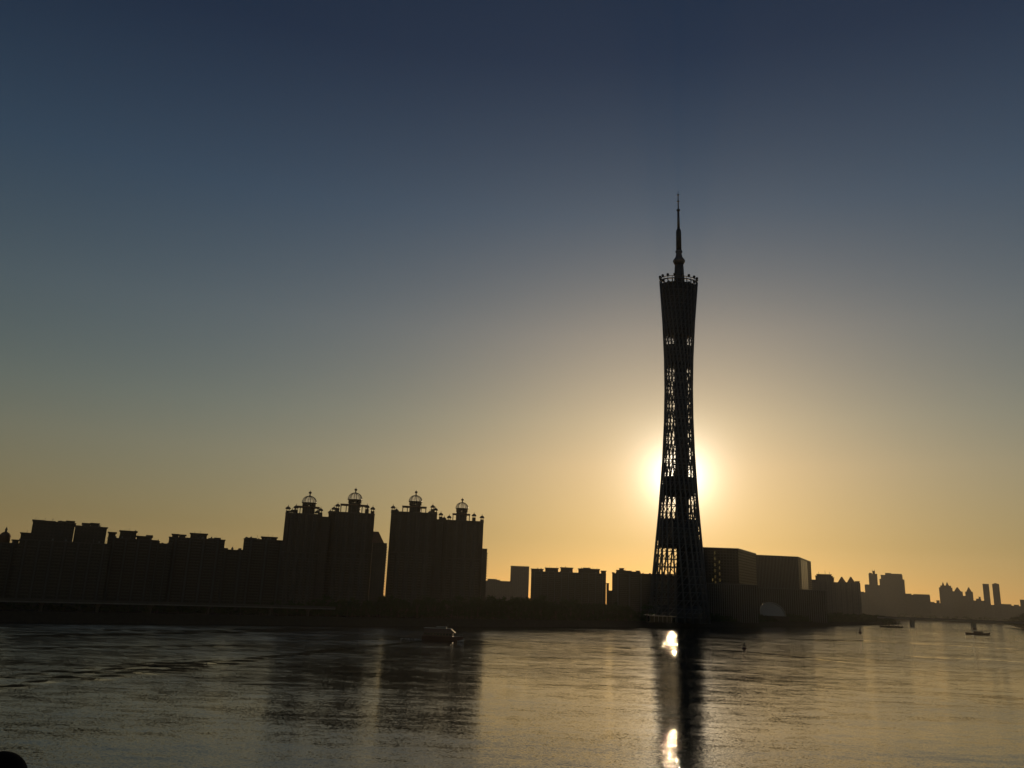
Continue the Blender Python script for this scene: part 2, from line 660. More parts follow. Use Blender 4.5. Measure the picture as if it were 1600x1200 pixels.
def body(z0, z1, f, parent=tower, nm='floor_block'):
    """enclosed storeys inside the lattice, following its outline"""
    b_ = MB()
    n_ = 40
    vs_, fs_ = [], []
    steps = max(2, int((z1 - z0) / 12))
    for s in range(steps + 1):
        z = z0 + (z1 - z0) * s / steps
        c_ = Vector((OXB * (1 - z / ZT) + OXT * z / ZT, 0, z))
        for i in range(n_):
            v = lat(2 * PI * i / n_, z)
            q = c_ + (v - c_) * f
            vs_.append((q.x, q.y, z))
    for s in range(steps):
        for i in range(n_):
            j = (i + 1) % n_
            fs_.append((s * n_ + i, s * n_ + j, (s + 1) * n_ + j, (s + 1) * n_ + i))
    fs_.append(tuple(range(n_))[::-1])
    fs_.append(tuple(range(steps * n_, steps * n_ + n_)))
    b_.add(vs_, fs_)
    o = b_.build(nm, 'tower_cladding', parent, True)
    for s in range(1, int((z1 - z0) / 6)):
        z = z0 + s * 6
        c_ = Vector((OXB * (1 - z / ZT) + OXT * z / ZT, 0, z))
        pts = [c_ + (lat(2 * PI * i / n_, z) - c_) * (f + 0.006) for i in range(n_)]
        MB().tube(pts, 0.22, 4, True).build('floor_edge', 'dark_steel', o)
    return o


body(387.0, 459.0, 0.93)
body(342.0, 370.0, 0.93)
body(166.0, 189.0, 0.84)
body(98.0, 134.0, 0.88)
body(GROUND - 1, 26.0, 0.80)
# lift and stair shaft on the right of the core below the lower storeys
MB().lathe([(1.0, GROUND - 1), (1.0, 97.9)], 20, (13.5, 3.0), 13.0, 15.0).build('stair_shaft', 'tower_cladding', tower, True)
for z in (206.0, 213.0, 240.0, 268.0, 295.0, 318.0, 330.0):
    MB().lathe([(10.6, z), (10.6, z + 1.6)], 20, (0, 0), 1.0, 0.85).build('landing', 'dark_steel', tower)
# sloping crown rim with the ring of cabins
rim = [Vector((*[a_ * 1.0 for a_ in colpt(2 * PI * i / 48, 1.0)], ztop(2 * PI * i / 48) + 0.8)) for i in range(48)]
MB().tube(rim, 0.9, 6, True).build('crown_rim', 'tower_steel', tower, True)
MB().tube([q + Vector((0, 0, 3.4)) for q in rim], 0.6, 6, True).build('cabin_rail', 'tower_steel', tower, True)
post_me = MB().tube([(0, 0, 0), (0, 0, 3.4)], 0.3, 4).mesh('rail_post', 'tower_steel')
cab_me = MB().lathe([(0.3, -1.9), (1.4, -1.5), (1.9, -0.4), (1.9, 0.5), (1.4, 1.5), (0.3, 1.9)], 12).mesh('cabin', 'tinted_glass', True)
for i in range(24):
    put('rail_post', post_me, tower, rim[2 * i])
for i in range(16):
    put('cabin', cab_me, tower, rim[3 * i] + Vector((0, 0, 5.6)))
mast = MB().lathe([(8.2, 454), (7.0, 474), (6.4, 487), (5.8, 492)], 16).build('mast_base', 'tower_cladding', tower, True)
MB().lathe([(5.8, 491), (8.6, 496.5), (8.4, 498), (5.0, 503), (4.6, 505.5)], 16).build('mast_collar', 'dark_steel', mast, True)
MB().lathe([(4.3, 505), (4.0, 512)], 8).build('mast_neck', 'tower_steel', mast)
MB().lathe([(4.9, 510.5), (4.9, 512.5)], 16).build('mast_collar', 'dark_steel', mast)
up = MB().lathe([(3.9, 512.4), (3.7, 541), (3.4, 544), (2.0, 547)], 12).build('mast_section', 'tower_cladding', tower, True)
MB().lathe([(2.05, 546), (1.5, 575)], 10).build('mast_section', 'dark_steel', tower, True)
MB().lathe([(1.5, 574), (2.7, 575.5), (2.7, 576.6), (1.1, 578)], 10).build('mast_collar', 'dark_steel', tower)
MB().lathe([(0.95, 577), (0.7, 598), (0.22, 605.5)], 8).build('mast_section', 'dark_steel', tower, True)
for z, r_ in ((590.0, 2.3), (600.0, 2.1)):
    MB().lathe([(0.5, z - 0.8), (r_, z), (0.5, z + 0.9)], 8).build('mast_collar', 'dark_steel', tower)

# ------------------------------------------------------------------ apartment blocks
def cornice(b_, w, dep, z, t=0.9, o=0.7):
    return b_.box(-w / 2 - o, w / 2 + o, -o, dep + o, z, z + t)


def apartment(name, label, spec, dep, bays, fac, base=GROUND, cap=True, floors=3.1, group=None, cat='apartment block', pent_dep=None, pent_back=2.0, balc=True):
    x, y, rz, w, h, parts = spec
    t = thing(name, label, cat, (x, y, base), rz, group)
    MB().box(-w / 2, w / 2, 0, dep, 0, h).build('wall', fac, t)
    if cap:
        cornice(MB(), w, dep, h + 0.003, 0.8, 0.5).build('cornice', 'stone_trim', t)
    if bays:
        bw = w / bays
        bay_me = MB().box(-bw * 0.07, bw * 0.07, -1.6, -0.003, 0, h - 0.6).mesh('bay', 'pale_render')
        for i in range(bays):
            put('bay', bay_me, t, (-w / 2 + bw * (i + 0.5), 0, 0))
        if balc:
            sl = MB()
            for i in range(bays + 1):
                xx = -w / 2 + bw * i
                x0, x1 = max(-w / 2, xx - bw * 0.33), min(w / 2, xx + bw * 0.33)
                for f_ in range(2, int(h / floors)):
                    sl.box(x0, x1, -1.3, -0.003, f_ * floors, f_ * floors + 0.16)
                    sl.box(x0, x1, -1.3, -1.22, f_ * floors + 0.163, f_ * floors + 1.05)
            sl.build('balcony_tiers', 'stone_trim', t, kind='stuff')
    if balc:
        rr = random.Random(int(abs(x) * 7 + w * 13))
        for i in range(int(w / 7)):
            xx = rr.uniform(-w / 2 + 1.5, w / 2 - 1.5)
            yy = rr.uniform(1.0, 4.0)
            k = rr.random()
            if k < 0.45:
                MB().box(xx - rr.uniform(0.5, 1.6), xx + rr.uniform(0.5, 1.6), yy, yy + 2, h + 0.81, h + 0.81 + rr.uniform(1.2, 3.0)).build('stair_head', fac, t)
            elif k < 0.75:
                MB().lathe([(0.8, h + 0.81), (0.8, h + 2.4), (0.3, h + 2.8)], 10, (xx, yy)).build('water_tank', 'dark_steel', t)
            else:
                MB().tube([(xx, yy, h + 0.8), (xx, yy, h + rr.uniform(3, 5.5))], 0.14, 4).build('antenna', 'dark_steel', t)
    for i, pt in enumerate(parts):
        x0, x1, hh = pt[:3]
        d1 = pent_dep or dep - pent_back - 0.5
        top = 0.8 if x1 - x0 > 6 else 0.4
        pb = MB().box(x0, x1, pent_back + 0.13 * i, pent_back + d1 - 0.11 * i, h + (0.81 if cap else 0.003), hh - top).build('penthouse', fac, t)
        MB().box(x0 - 1.0, x1 + 1.0, pent_back - 0.9 + 0.13 * i, pent_back + d1 + 0.6 - 0.11 * i, hh - top + 0.003, hh).build('roof_slab', 'stone_trim', pb)
        if balc and x1 - x0 > 8:
            rr = random.Random(int(x1 * 31 + hh * 7))
            for k in range(int((x1 - x0) / 6)):
                xx = rr.uniform(x0 + 0.6, x1 - 0.6)
                if rr.random() < 0.55:
                    MB().box(xx - 0.7, xx + 0.7, pent_back, pent_back + 2, hh + 0.003, hh + rr.uniform(0.7, 1.8)).build('roof_unit', 'dark_steel', pb)
                else:
                    MB().tube([(xx, pent_back + 1, hh), (xx, pent_back + 1, hh + rr.uniform(1.5, 3.5))], 0.13, 4).build('antenna', 'dark_steel', pb)
    return t


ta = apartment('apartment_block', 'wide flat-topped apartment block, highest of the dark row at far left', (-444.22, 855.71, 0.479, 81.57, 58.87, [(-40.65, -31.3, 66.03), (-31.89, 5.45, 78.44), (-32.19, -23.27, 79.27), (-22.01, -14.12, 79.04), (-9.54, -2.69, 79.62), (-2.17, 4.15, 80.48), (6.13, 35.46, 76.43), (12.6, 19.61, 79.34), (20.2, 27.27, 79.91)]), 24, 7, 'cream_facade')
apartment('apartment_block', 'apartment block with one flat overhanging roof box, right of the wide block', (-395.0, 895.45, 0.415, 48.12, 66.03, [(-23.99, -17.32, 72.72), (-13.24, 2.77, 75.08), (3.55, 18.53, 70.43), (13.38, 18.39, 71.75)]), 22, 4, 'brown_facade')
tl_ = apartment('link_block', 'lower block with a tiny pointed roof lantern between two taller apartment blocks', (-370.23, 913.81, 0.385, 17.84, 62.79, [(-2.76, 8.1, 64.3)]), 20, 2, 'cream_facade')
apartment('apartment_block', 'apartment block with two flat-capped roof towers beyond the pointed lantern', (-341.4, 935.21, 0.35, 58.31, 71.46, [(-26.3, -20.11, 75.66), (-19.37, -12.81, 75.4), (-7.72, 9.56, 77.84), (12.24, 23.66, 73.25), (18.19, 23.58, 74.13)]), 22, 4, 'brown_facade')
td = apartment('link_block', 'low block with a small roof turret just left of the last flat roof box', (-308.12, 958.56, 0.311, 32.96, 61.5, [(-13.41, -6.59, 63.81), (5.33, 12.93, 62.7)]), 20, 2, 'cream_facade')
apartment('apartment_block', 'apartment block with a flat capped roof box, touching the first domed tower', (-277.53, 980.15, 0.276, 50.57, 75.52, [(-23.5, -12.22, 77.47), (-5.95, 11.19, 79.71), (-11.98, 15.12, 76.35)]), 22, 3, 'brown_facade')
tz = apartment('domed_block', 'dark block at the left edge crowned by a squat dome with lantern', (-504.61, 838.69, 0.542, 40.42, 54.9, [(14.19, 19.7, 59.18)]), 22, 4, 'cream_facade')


def finial_dome(parent, x, y, z, r_, h, mt='stone_trim'):
    """small solid cupola: neck, dome, spike"""
    prof = [(r_ * 0.85, z - h * 0.9), (r_ * 0.85, z - 0.1), (r_ * 1.12, z)] + [(r_ * math.cos(a_), z + h * math.sin(a_)) for a_ in (0.1, 0.5, 0.9, 1.25)] + [(r_ * 0.12, z + h * 1.1), (r_ * 0.05, z + h * 1.9)]
    return MB().lathe(prof, 10, (x, y)).build('cupola', mt, parent, True)


q = [(7.12, 61.66), (6.19, 67.26), (5.48, 71.62)]
dm = MB().lathe([(4.9, q[0][1] - 6), (4.9, q[0][1] - 0.4), (5.3, q[0][1]), (4.6, q[0][1] + 2), (3.3, q[0][1] + 3.6), (1.5, q[0][1] + 4.6), (1.2, q[0][1] + 5)], 16, (q[0][0], 6)).build('dome', 'roof_tile', tz, True)
MB().lathe([(1.0, q[0][1] + 4.9), (1.0, q[0][1] + 7), (1.4, q[0][1] + 7.2), (0.6, q[0][1] + 8.2), (0.1, q[2][1])], 8, (q[0][0], 6)).build('lantern', 'stone_trim', dm)
q = [(-4.94, 65.9)]
finial_dome(tl_, q[0][0], 5, q[0][1] - 0.4, 1.8, 1.8)
q = [(-0.99, 63.58)]
finial_dome(td, q[0][0], 5, q[0][1], 1.3, 1.6)


# ------------------------------------------------------------------ the four domed towers
def domed_tower(label, spec, dep, dome, pav, turrets, wing=None, wing_parts=(), fac='brown_facade'):
    x, y, rz, w, h, _ = spec
    t = thing('domed_tower', label, 'apartment tower', (x, y, GROUND), rz, 'domed residential towers by the river')
    ch = w * 0.10
    poly = [(-w / 2 + ch, 0), (w / 2 - ch, 0), (w / 2, ch), (w / 2, dep - ch), (w / 2 - ch, dep), (-w / 2 + ch, dep), (-w / 2, dep - ch), (-w / 2, ch)]
    MB().prism(poly, 0, h - 1.0).build('wall', fac, t)
    MB().prism([(a_ * 1.012, (b_ - dep / 2) * 1.012 + dep / 2) for a_, b_ in poly], h - 0.997, h).build('cornice', 'stone_trim', t)
    MB().prism([(a_ * 1.008, (b_ - dep / 2) * 1.03 + dep / 2) for a_, b_ in poly], h * 0.58, h * 0.58 + 0.8).build('string_course', 'stone_trim', t)
    nb = 4
    bw = (w - 2 * ch) / nb
    n8 = [(bw * 0.30 * math.cos(PI + PI * i / 6), 2.3 * math.sin(PI + PI * i / 6)) for i in range(7)]
    bay_me = MB().prism(n8, 0, h * 0.575).mesh('bay', 'bay_facade')
    bay_me2 = MB().prism([(a_ * 0.8, b_ * 0.6) for a_, b_ in n8], h * 0.595, h - 2).mesh('bay', 'bay_facade')
    for i in range(nb):
        xx = -w / 2 + ch + bw * (i + 0.5)
        put('bay', bay_me, t, (xx, -0.003, 0))
        put('bay', bay_me2, t, (xx, -0.003, 0))
    sl = MB()
    for i in range(nb + 1):
        xx = -w / 2 + ch + bw * i
        for f_ in range(2, int(h * 0.57 / 3.1)):
            sl.box(max(-w / 2, xx - bw * 0.2), min(w / 2, xx + bw * 0.2), -1.2, -0.003, f_ * 3.1, f_ * 3.1 + 0.9)
    sl.build('balcony_tiers', 'stone_trim', t, kind='stuff')
    # roof pavilion: slab on posts round the drum
    (px0, px1, pz) = pav
    pc, pw = (px0 + px1) / 2, (px1 - px0)
    cy = dep * 0.45
    pd = min(dep * 0.7, pw * 0.75)
    pvs = MB().box(px0, px1, cy - pd / 2, cy + pd / 2, pz - 0.9, pz).build('pavilion_roof', 'roof_tile', t)
    post = MB().box(-0.45, 0.45, -0.45, 0.45, 0, pz - 0.903 - h).mesh('pavilion_post', 'stone_trim')
    for i in range(6):
        for sy in (-1, 1):
            put('pavilion_post', post, t, (px0 + 0.8 + (pw - 1.6) * i / 5, cy + sy * (pd / 2 - 0.8), h + 0.001))
    # drum, glazed dome, ribs, lantern
    dx, dz0, dr, dz1, dz2 = dome       # centre, base height, radius, crown height, tip height
    drum = MB()
    n_ = 16
    drum.lathe([(dr * 0.86, h - 0.5), (dr * 0.86, dz0 - 4.6)], n_, (dx, cy))
    for i in range(n_ // 2):
        a_ = 2 * PI * i / (n_ // 2) + 0.2
        c_, s_ = math.cos(a_), math.sin(a_)
        drum.tube([(dx + c_ * dr * 0.8, cy + s_ * dr * 0.8, dz0 - 4.7), (dx + c_ * dr * 0.8, cy + s_ * dr * 0.8, dz0 - 1.0)], 1.35, 6)
    drum.lathe([(dr * 0.86, dz0 - 1.9), (dr * 0.9, dz0 - 1.0), (dr * 1.04, dz0 - 0.5), (dr * 1.04, dz0)], n_, (dx, cy))
    dro = drum.build('drum', 'brown_facade', t)
    hh = dz1 - dz0
    prof = [(dr * math.cos(a_ * PI / 2 / 9) ** 0.9, dz0 + 0.003 + hh * math.sin(a_ * PI / 2 / 9)) for a_ in range(9)] + [(0.7, dz1)]
    MB().lathe(prof, 24, (dx, cy), cap=False).build('dome', 'dome_glass', t, True)
    for i in range(8):
        a_ = 2 * PI * i / 8 + 0.15
        pts = [(dx + (r_ + 0.05) * math.cos(a_), cy + (r_ + 0.05) * math.sin(a_), z) for r_, z in prof]
        MB().tube(pts, 0.42, 4).build('dome_rib', 'dark_steel', t)
    lan = MB().lathe([(1.25, dz1 - 0.6), (1.25, dz1 + 0.5), (0.75, dz1 + 0.7), (0.75, dz2 - 2.6), (1.4, dz2 - 2.5), (1.8, dz2 - 1.5), (1.4, dz2 - 0.5), (0.3, dz2), (0.08, dz2 + 1.5)], 10, (dx, cy)).build('lantern', 'stone_trim', t, True)
    for k, (tx_, tz_) in enumerate(turrets):
        yy = (2.6, 6.4)[k % 2]
        tw = MB().lathe([(2.3, h - 2.4), (2.3, tz_ - 4.6)], 8, (tx_, yy)).build('turret', fac, t)
        for s in range(4):
            a_ = PI / 4 + s * PI / 2
            MB().tube([(tx_ + 1.8 * math.cos(a_), yy + 1.8 * math.sin(a_), tz_ - 4.7), (tx_ + 1.8 * math.cos(a_), yy + 1.8 * math.sin(a_), tz_ - 2.6)], 0.42, 4).build('turret_post', 'stone_trim', tw)
        MB().lathe([(3.1, tz_ - 2.6), (3.1, tz_ - 2.2), (2.5, tz_ - 0.9), (1.4, tz_ + 0.1), (0.4, tz_ + 0.5), (0.14, tz_ + 2.6)], 10, (tx_, yy)).build('turret_dome', 'stone_trim', tw, True)
    if wing:
        x0, x1, wh = wing
        wb = MB().box(x0, x1, 3, dep - 3, 0, wh).build('wing', fac, t)
        sl = MB()
        for f_ in range(2, int(wh / 3.1)):
            sl.box(x0 + 1, x1 + 0.9, 5, dep - 6, f_ * 3.1, f_ * 3.1 + 1.0)
        sl.build('balcony_tiers', 'stone_trim', wb, kind='stuff')
        for a_, b_, z in wing_parts:
            a_ -= 2.0
            MB().prism([(a_, 4), (b_, 4), (b_, dep - 4), (a_, dep - 4)], wh + 0.003, z, [(a_, 7), ((a_ + b_) / 2, 7), ((a_ + b_) / 2, dep - 7), (a_, dep - 7)]).build('hip_roof', 'roof_tile', wb)
    return t


T1 = (-235.8, 973.64, 0.238, 41.82, 107.47, [])
domed_tower('leftmost of the four glass-domed apartment towers, with turrets on both corners', T1, 26,
            (4.751, 120.892, 8.341, 128.908, 134.492),
            (-11.06, 17.17, 116.169),
            [(-18.48, 114.11), (-13.49, 111.09), (-9.62, 115.77), (18.54, 114.55), (14.81, 111.34)],
            (20.455, 29.941, 105.309))
T2 = (-185.74, 1002.58, 0.183, 54.53, 113.39, [])
domed_tower('tallest glass-domed apartment tower, second from left, with a lower stepped wing', T2, 26,
            (2.443, 129.77, 8.505, 138.05, 143.433),
            (-14.355, 18.856, 123.429),
            [(-25.2, 113.89), (-21.51, 118.66), (-17.32, 122.33), (24.48, 121.28), (17.49, 122.81)],
            (27.752, 44.428, 79.321),
            [(28.252, 40.945, 92.688)])
T3 = (-115.02, 1037.25, 0.11, 57.12, 119.96, [])
domed_tower('glass-domed apartment tower third from left, across the narrow bright gap', T3, 26,
            (0.741, 134.005, 8.302, 141.782, 147.355),
            (-15.391, 14.998, 127.519),
            [(-26.36, 126.16), (-22.18, 122.82), (22.51, 129.4), (26.27, 126.41), (19.4, 121.71)],
            (28.238, 35.763, 112.831))
T4 = (-58.4, 1066.0, 0.055, 58.48, 114.49, [])
domed_tower('rightmost and lowest of the four glass-domed apartment towers', T4, 26,
            (0.728, 130.579, 7.951, 138.306, 143.365),
            (-11.138, 11.659, 123.445),
            [(-25.74, 122.68), (-21.38, 117.61), (-14.98, 119.51), (16.61, 123.71), (26.94, 121.32)],
            (29.545, 35.301, 80.582))

# ------------------------------------------------------------------ middle distance, left of the tower
FAR = dict(cap=False, balc=False)
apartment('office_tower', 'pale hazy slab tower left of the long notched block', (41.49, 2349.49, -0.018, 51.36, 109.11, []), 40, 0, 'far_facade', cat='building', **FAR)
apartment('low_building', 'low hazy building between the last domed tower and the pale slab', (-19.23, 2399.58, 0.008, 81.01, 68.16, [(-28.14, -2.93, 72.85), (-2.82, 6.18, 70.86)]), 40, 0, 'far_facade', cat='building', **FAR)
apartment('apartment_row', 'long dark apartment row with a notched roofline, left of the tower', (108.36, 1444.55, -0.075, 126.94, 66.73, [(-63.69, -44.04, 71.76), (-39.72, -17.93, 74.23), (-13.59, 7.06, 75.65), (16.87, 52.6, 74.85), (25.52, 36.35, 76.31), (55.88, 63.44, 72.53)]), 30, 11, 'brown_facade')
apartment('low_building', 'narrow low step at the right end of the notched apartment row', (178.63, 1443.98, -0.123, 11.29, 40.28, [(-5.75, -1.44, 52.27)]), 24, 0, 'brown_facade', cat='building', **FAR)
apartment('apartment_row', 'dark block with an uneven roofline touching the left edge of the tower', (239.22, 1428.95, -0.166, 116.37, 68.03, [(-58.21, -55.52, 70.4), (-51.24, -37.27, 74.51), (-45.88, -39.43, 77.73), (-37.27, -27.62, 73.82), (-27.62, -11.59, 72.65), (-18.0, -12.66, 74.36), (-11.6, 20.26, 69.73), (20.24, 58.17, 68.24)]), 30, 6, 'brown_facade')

# ------------------------------------------------------------------ right of the tower: museum-like blocks
def prism_building(name, label, pts, h, fac, base=GROUND, cat='building'):
    cx = sum(q[0] for q in pts) / len(pts)
    cy = sum(q[1] for q in pts) / len(pts)
    t = thing(name, label, cat, (cx, cy, base))
    poly = [(q[0] - cx, q[1] - cy) for q in pts]
    MB().prism(poly, 0, h).build('wall', fac, t)
    MB().prism([(a_ * 1.006, b_ * 1.006) for a_, b_ in poly], h + 0.003, h + 0.7).build('roof_edge', 'dark_steel', t)
    return t, poly


def fins(t, p0, p1, n_, z0, z1, mt='dark_steel', w=0.5, d=0.9, nm='fin'):
    p0, p1 = Vector(p0), Vector(p1)
    dv = (p1 - p0)
    rz = math.atan2(dv.y, dv.x)
    me_ = MB().box(-w / 2, w / 2, -d, -0.004, z0, z1).mesh(nm, mt)
    for i in range(n_):
        q_ = p0 + dv * ((i + 0.5) / n_)
        put(nm, me_, t, (q_.x, q_.y, 0), rz)


# hollow glass-fronted hall: light from behind shows through a few open bays
GA, GB, GC = (291.8, 1256.6), (345.4, 1253.3), (402.8, 1357.6)
GH = 104.358
ga, gb, gc = Vector(GA), Vector(GB), Vector(GC)
gd = ga + (gc - gb)
hall = thing('glass_hall', 'tall dark cubic hall with a patch of see-through windows, right of tower base', 'building', (GA[0], GA[1], GROUND))
fr = gb - ga
rzf = math.atan2(fr.y, fr.x)
LW = fr.length
hall.rotation_euler = (0, 0, rzf)


def tol(v):
    d = v - ga
    return (d.x * math.cos(-rzf) - d.y * math.sin(-rzf), d.x * math.sin(-rzf) + d.y * math.cos(-rzf))


lb, lc, ld = tol(gb), tol(gc), tol(gd)
nx, nz = 26, 24
open_c = {(9, r_) for r_ in range(10, 23, 2)} | {(12, r_) for r_ in range(11, 20, 2)} | {(7, 11), (7, 13)} | {(c_, 9) for c_ in range(7, 13)}
fw_ = MB()
for i in range(nx):
    j = 0
    while j < nz:
        if (i, j) in open_c:
            j += 1
            continue
        j0 = j
        while j < nz and (i, j) not in open_c:
            j += 1
        fw_.box(LW * i / nx, LW * (i + 1) / nx, 0, 0.6, GH * j0 / nz, GH * j / nz)
fw_.build('front_wall', 'dark_facade', hall)
pane = MB().box(0.02, LW / nx - 0.02, 0.2, 0.26, 0.02, GH / nz - 0.02).mesh('pane', 'smoked_glass')
for i, j in sorted(open_c):
    put('pane', pane, hall, (LW * i / nx, 0, GH * j / nz))
bk = MB()
for i in range(14):
    x0 = ld[0] + (lc[0] - ld[0]) * i / 13
    bk.box(x0 - 0.5, x0 + 0.5, lc[1] - 1.0, lc[1] - 0.2, 0, GH)
bk.box(ld[0], lc[0], lc[1] - 0.9, lc[1] - 0.3, 0, GH * 0.30)
bk.build('back_frame', 'dark_steel', hall)
MB().prism([(LW, 0.6), (LW + 0.5, 0.6), (lc[0] + 0.5, lc[1]), (lc[0], lc[1])], 0, GH).build('side_wall', 'dark_facade', hall)
lw_ = MB()
for i in range(12):
    t = i / 11
    xx, yy = ld[0] * t, 0.6 + (ld[1] - 1.8) * t
    lw_.box(xx - 0.4, xx + 0.4, yy, yy + 0.6, 0, GH)
lw_.build('side_frame', 'dark_steel', hall)
MB().prism([(-0.6, -0.4), (LW + 0.8, -0.4), (lc[0] + 0.8, lc[1] + 0.4), (ld[0] - 0.6, ld[1] + 0.4)], GH + 0.003, GH + 1.2).build('roof', 'dark_steel', hall)
MB().prism([(6, 20), (LW - 4, 20), (lc[0] - 8, lc[1] - 20), (ld[0] + 8, ld[1] - 20)], 0, GH * 0.34).build('inner_hall', 'dark_facade', hall)
fins(hall, (0, 0), (LW, 0), 22, 0, GH * 0.36)

PA, PB_, PC = (469.4, 1587.0), (553.7, 1596.7), (631.0, 1744.8)
PH = 117.116
pd_ = (Vector(PA) + Vector(PC) - Vector(PB_))
blk2, bp2 = prism_building('ribbed_block', 'long ribbed box-shaped hall with a pale vertical glass strip on its right side', [PA, PB_, PC, tuple(pd_)], PH, 'dark_facade')
fins(blk2, bp2[0], bp2[1], 30, 2, PH - 1, nm='fin')
b1, b2 = Vector(bp2[1]), Vector(bp2[2])
dv = (b2 - b1)
rz = math.atan2(dv.y, dv.x)
st = MB().box(dv.length * 0.16, dv.length * 0.66, -0.5, -0.004, PH * 0.42, PH - 3).build('glass_strip', 'pale_strip', blk2, label='pale vertical glass strip')
st.location, st.rotation_euler = (b1.x, b1.y, 0), (0, 0, rz)
for i in range(4):
    s_ = MB().box(dv.length * (0.16 + 0.5 * i / 4) - 0.2, dv.length * (0.16 + 0.5 * i / 4) + 0.2, -0.8, -0.503, PH * 0.42, PH - 3).build('mullion', 'dark_steel', st)
MB().box(-6, 10, -10, 6, PH + 0.703, PH + 3).build('roof_plant', 'dark_steel', blk2)
pod, pp = prism_building('podium_building', 'low ribbed podium in front of the hall beside the tower foot', [(280.4, 1213.0), (359.6, 1209.7), (367.0, 1234.6), (289.2, 1251.0)], 51.752, 'dark_facade')
fins(pod, pp[0], pp[1], 26, 0, 50.752)
pod, pp = prism_building('podium_building', 'low ribbed podium below the pale glass strip', [(449.5, 1535.6), (579.5, 1534.2), (586.5, 1552.9), (460.7, 1574.0)], 55.572, 'dark_facade')
fins(pod, pp[0], pp[1], 34, 0, 54.572)

# pale shell-shaped pavilion on the bank
q = (429.9, 1374.3)
RW = 20.0
RH = 20.507
sh = thing('shell_pavilion', 'pale shell-shaped pavilion on the bank in front of the ribbed hall', 'pavilion', (q[0], q[1], 15.5))
MB().box(-RW - 2, RW + 4, -10, 16, GROUND - 15.5, -0.003).build('plinth', 'granite', sh)
vs_, fs_ = [], []
n1, n2 = 10, 14
for i in range(n1 + 1):
    for j in range(n2 + 1):
        a_ = PI * j / n2
        tt = i / n1
        sc = math.sqrt(max(0.02, 1 - (tt * 0.95) ** 2))
        vs_.append((math.cos(a_) * RW * sc - 5.0 * math.sin(a_) + 1.5 * tt, -8 + tt * 22, RH * sc * math.sin(a_) ** 0.8))
for i in range(n1):
    for j in range(n2):
        k = i * (n2 + 1) + j
        fs_.append((k, k + 1, k + n2 + 2, k + n2 + 1))
MB().add(vs_, fs_).build('shell', 'shell_white', sh, True)
MB().tube([Vector(vs_[j]) for j in range(n2 + 1)], 0.6, 6).build('shell_rim', 'shell_white', sh, True)
MB().prism([(vs_[j][0] * 0.93, vs_[j][2] * 0.93) for j in range(n2 + 1)], 0, 0.4)
bkp = MB()
bkp.add([(vs_[j][0] * 0.95, -6.5, vs_[j][2] * 0.95) for j in range(n2 + 1)] + [(vs_[j][0] * 0.95, -6.1, vs_[j][2] * 0.95) for j in range(n2 + 1)],
        [tuple(range(n2 + 1))[::-1], tuple(range(n2 + 1, 2 * n2 + 2))] + [(j, j + 1, n2 + 2 + j, n2 + 1 + j) for j in range(n2)])
bkp.build('screen_wall', 'shell_white', sh)

# ------------------------------------------------------------------ far skyline on the right
def gable(parent, x0, x1, h0, h1, dep, y0=0.0, steps=True):
    c_ = (x0 + x1) / 2
    w_ = (x1 - x0)
    MB().prism([(x0, y0), (x1, y0), (x1, y0 + dep), (x0, y0 + dep)], h0, h1, [(c_ - w_ * 0.06, y0 + dep * 0.4), (c_ + w_ * 0.06, y0 + dep * 0.4), (c_ + w_ * 0.06, y0 + dep * 0.6), (c_ - w_ * 0.06, y0 + dep * 0.6)]).build('peaked_roof', 'roof_tile', parent)


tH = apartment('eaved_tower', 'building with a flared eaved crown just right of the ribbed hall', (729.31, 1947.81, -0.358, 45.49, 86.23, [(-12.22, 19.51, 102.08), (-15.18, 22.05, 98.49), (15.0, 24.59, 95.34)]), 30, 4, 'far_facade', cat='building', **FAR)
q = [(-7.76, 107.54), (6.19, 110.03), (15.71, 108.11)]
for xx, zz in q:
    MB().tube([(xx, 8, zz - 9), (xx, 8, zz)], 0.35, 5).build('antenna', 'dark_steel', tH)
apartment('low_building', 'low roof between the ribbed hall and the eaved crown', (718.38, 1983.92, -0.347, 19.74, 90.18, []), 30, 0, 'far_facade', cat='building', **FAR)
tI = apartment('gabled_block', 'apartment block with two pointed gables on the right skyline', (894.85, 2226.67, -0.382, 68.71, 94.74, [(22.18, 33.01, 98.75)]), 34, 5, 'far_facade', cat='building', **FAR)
q = [(-19.99, 97.45), (0.39, 98.01), (-9.11, 109.22), (2.14, 101.32), (22.38, 101.86), (9.65, 109.7)]
zh = q[0][1] - 4
gable(tI, q[0][0], q[1][0], T1[4] * 0 + 94.74 + 0.003, q[2][1], 20, 2)
gable(tI, q[3][0], q[4][0], 94.74 + 0.003, q[5][1], 20, 3)
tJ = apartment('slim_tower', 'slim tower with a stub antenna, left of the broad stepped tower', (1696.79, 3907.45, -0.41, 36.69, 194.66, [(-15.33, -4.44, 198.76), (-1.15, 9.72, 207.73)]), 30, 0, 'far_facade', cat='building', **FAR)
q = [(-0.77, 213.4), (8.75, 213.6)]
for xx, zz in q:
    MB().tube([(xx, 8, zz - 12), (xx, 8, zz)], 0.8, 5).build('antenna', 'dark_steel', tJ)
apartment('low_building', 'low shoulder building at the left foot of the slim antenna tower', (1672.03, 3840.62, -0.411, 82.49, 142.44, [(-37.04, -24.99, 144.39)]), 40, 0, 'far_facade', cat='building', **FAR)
apartment('low_building', 'low hazy roofs between the gabled block and the slim antenna tower', (1594.83, 3796.56, -0.398, 47.5, 106.96, [(-5.05, 8.14, 109.78)]), 40, 0, 'far_facade', cat='building', **FAR)
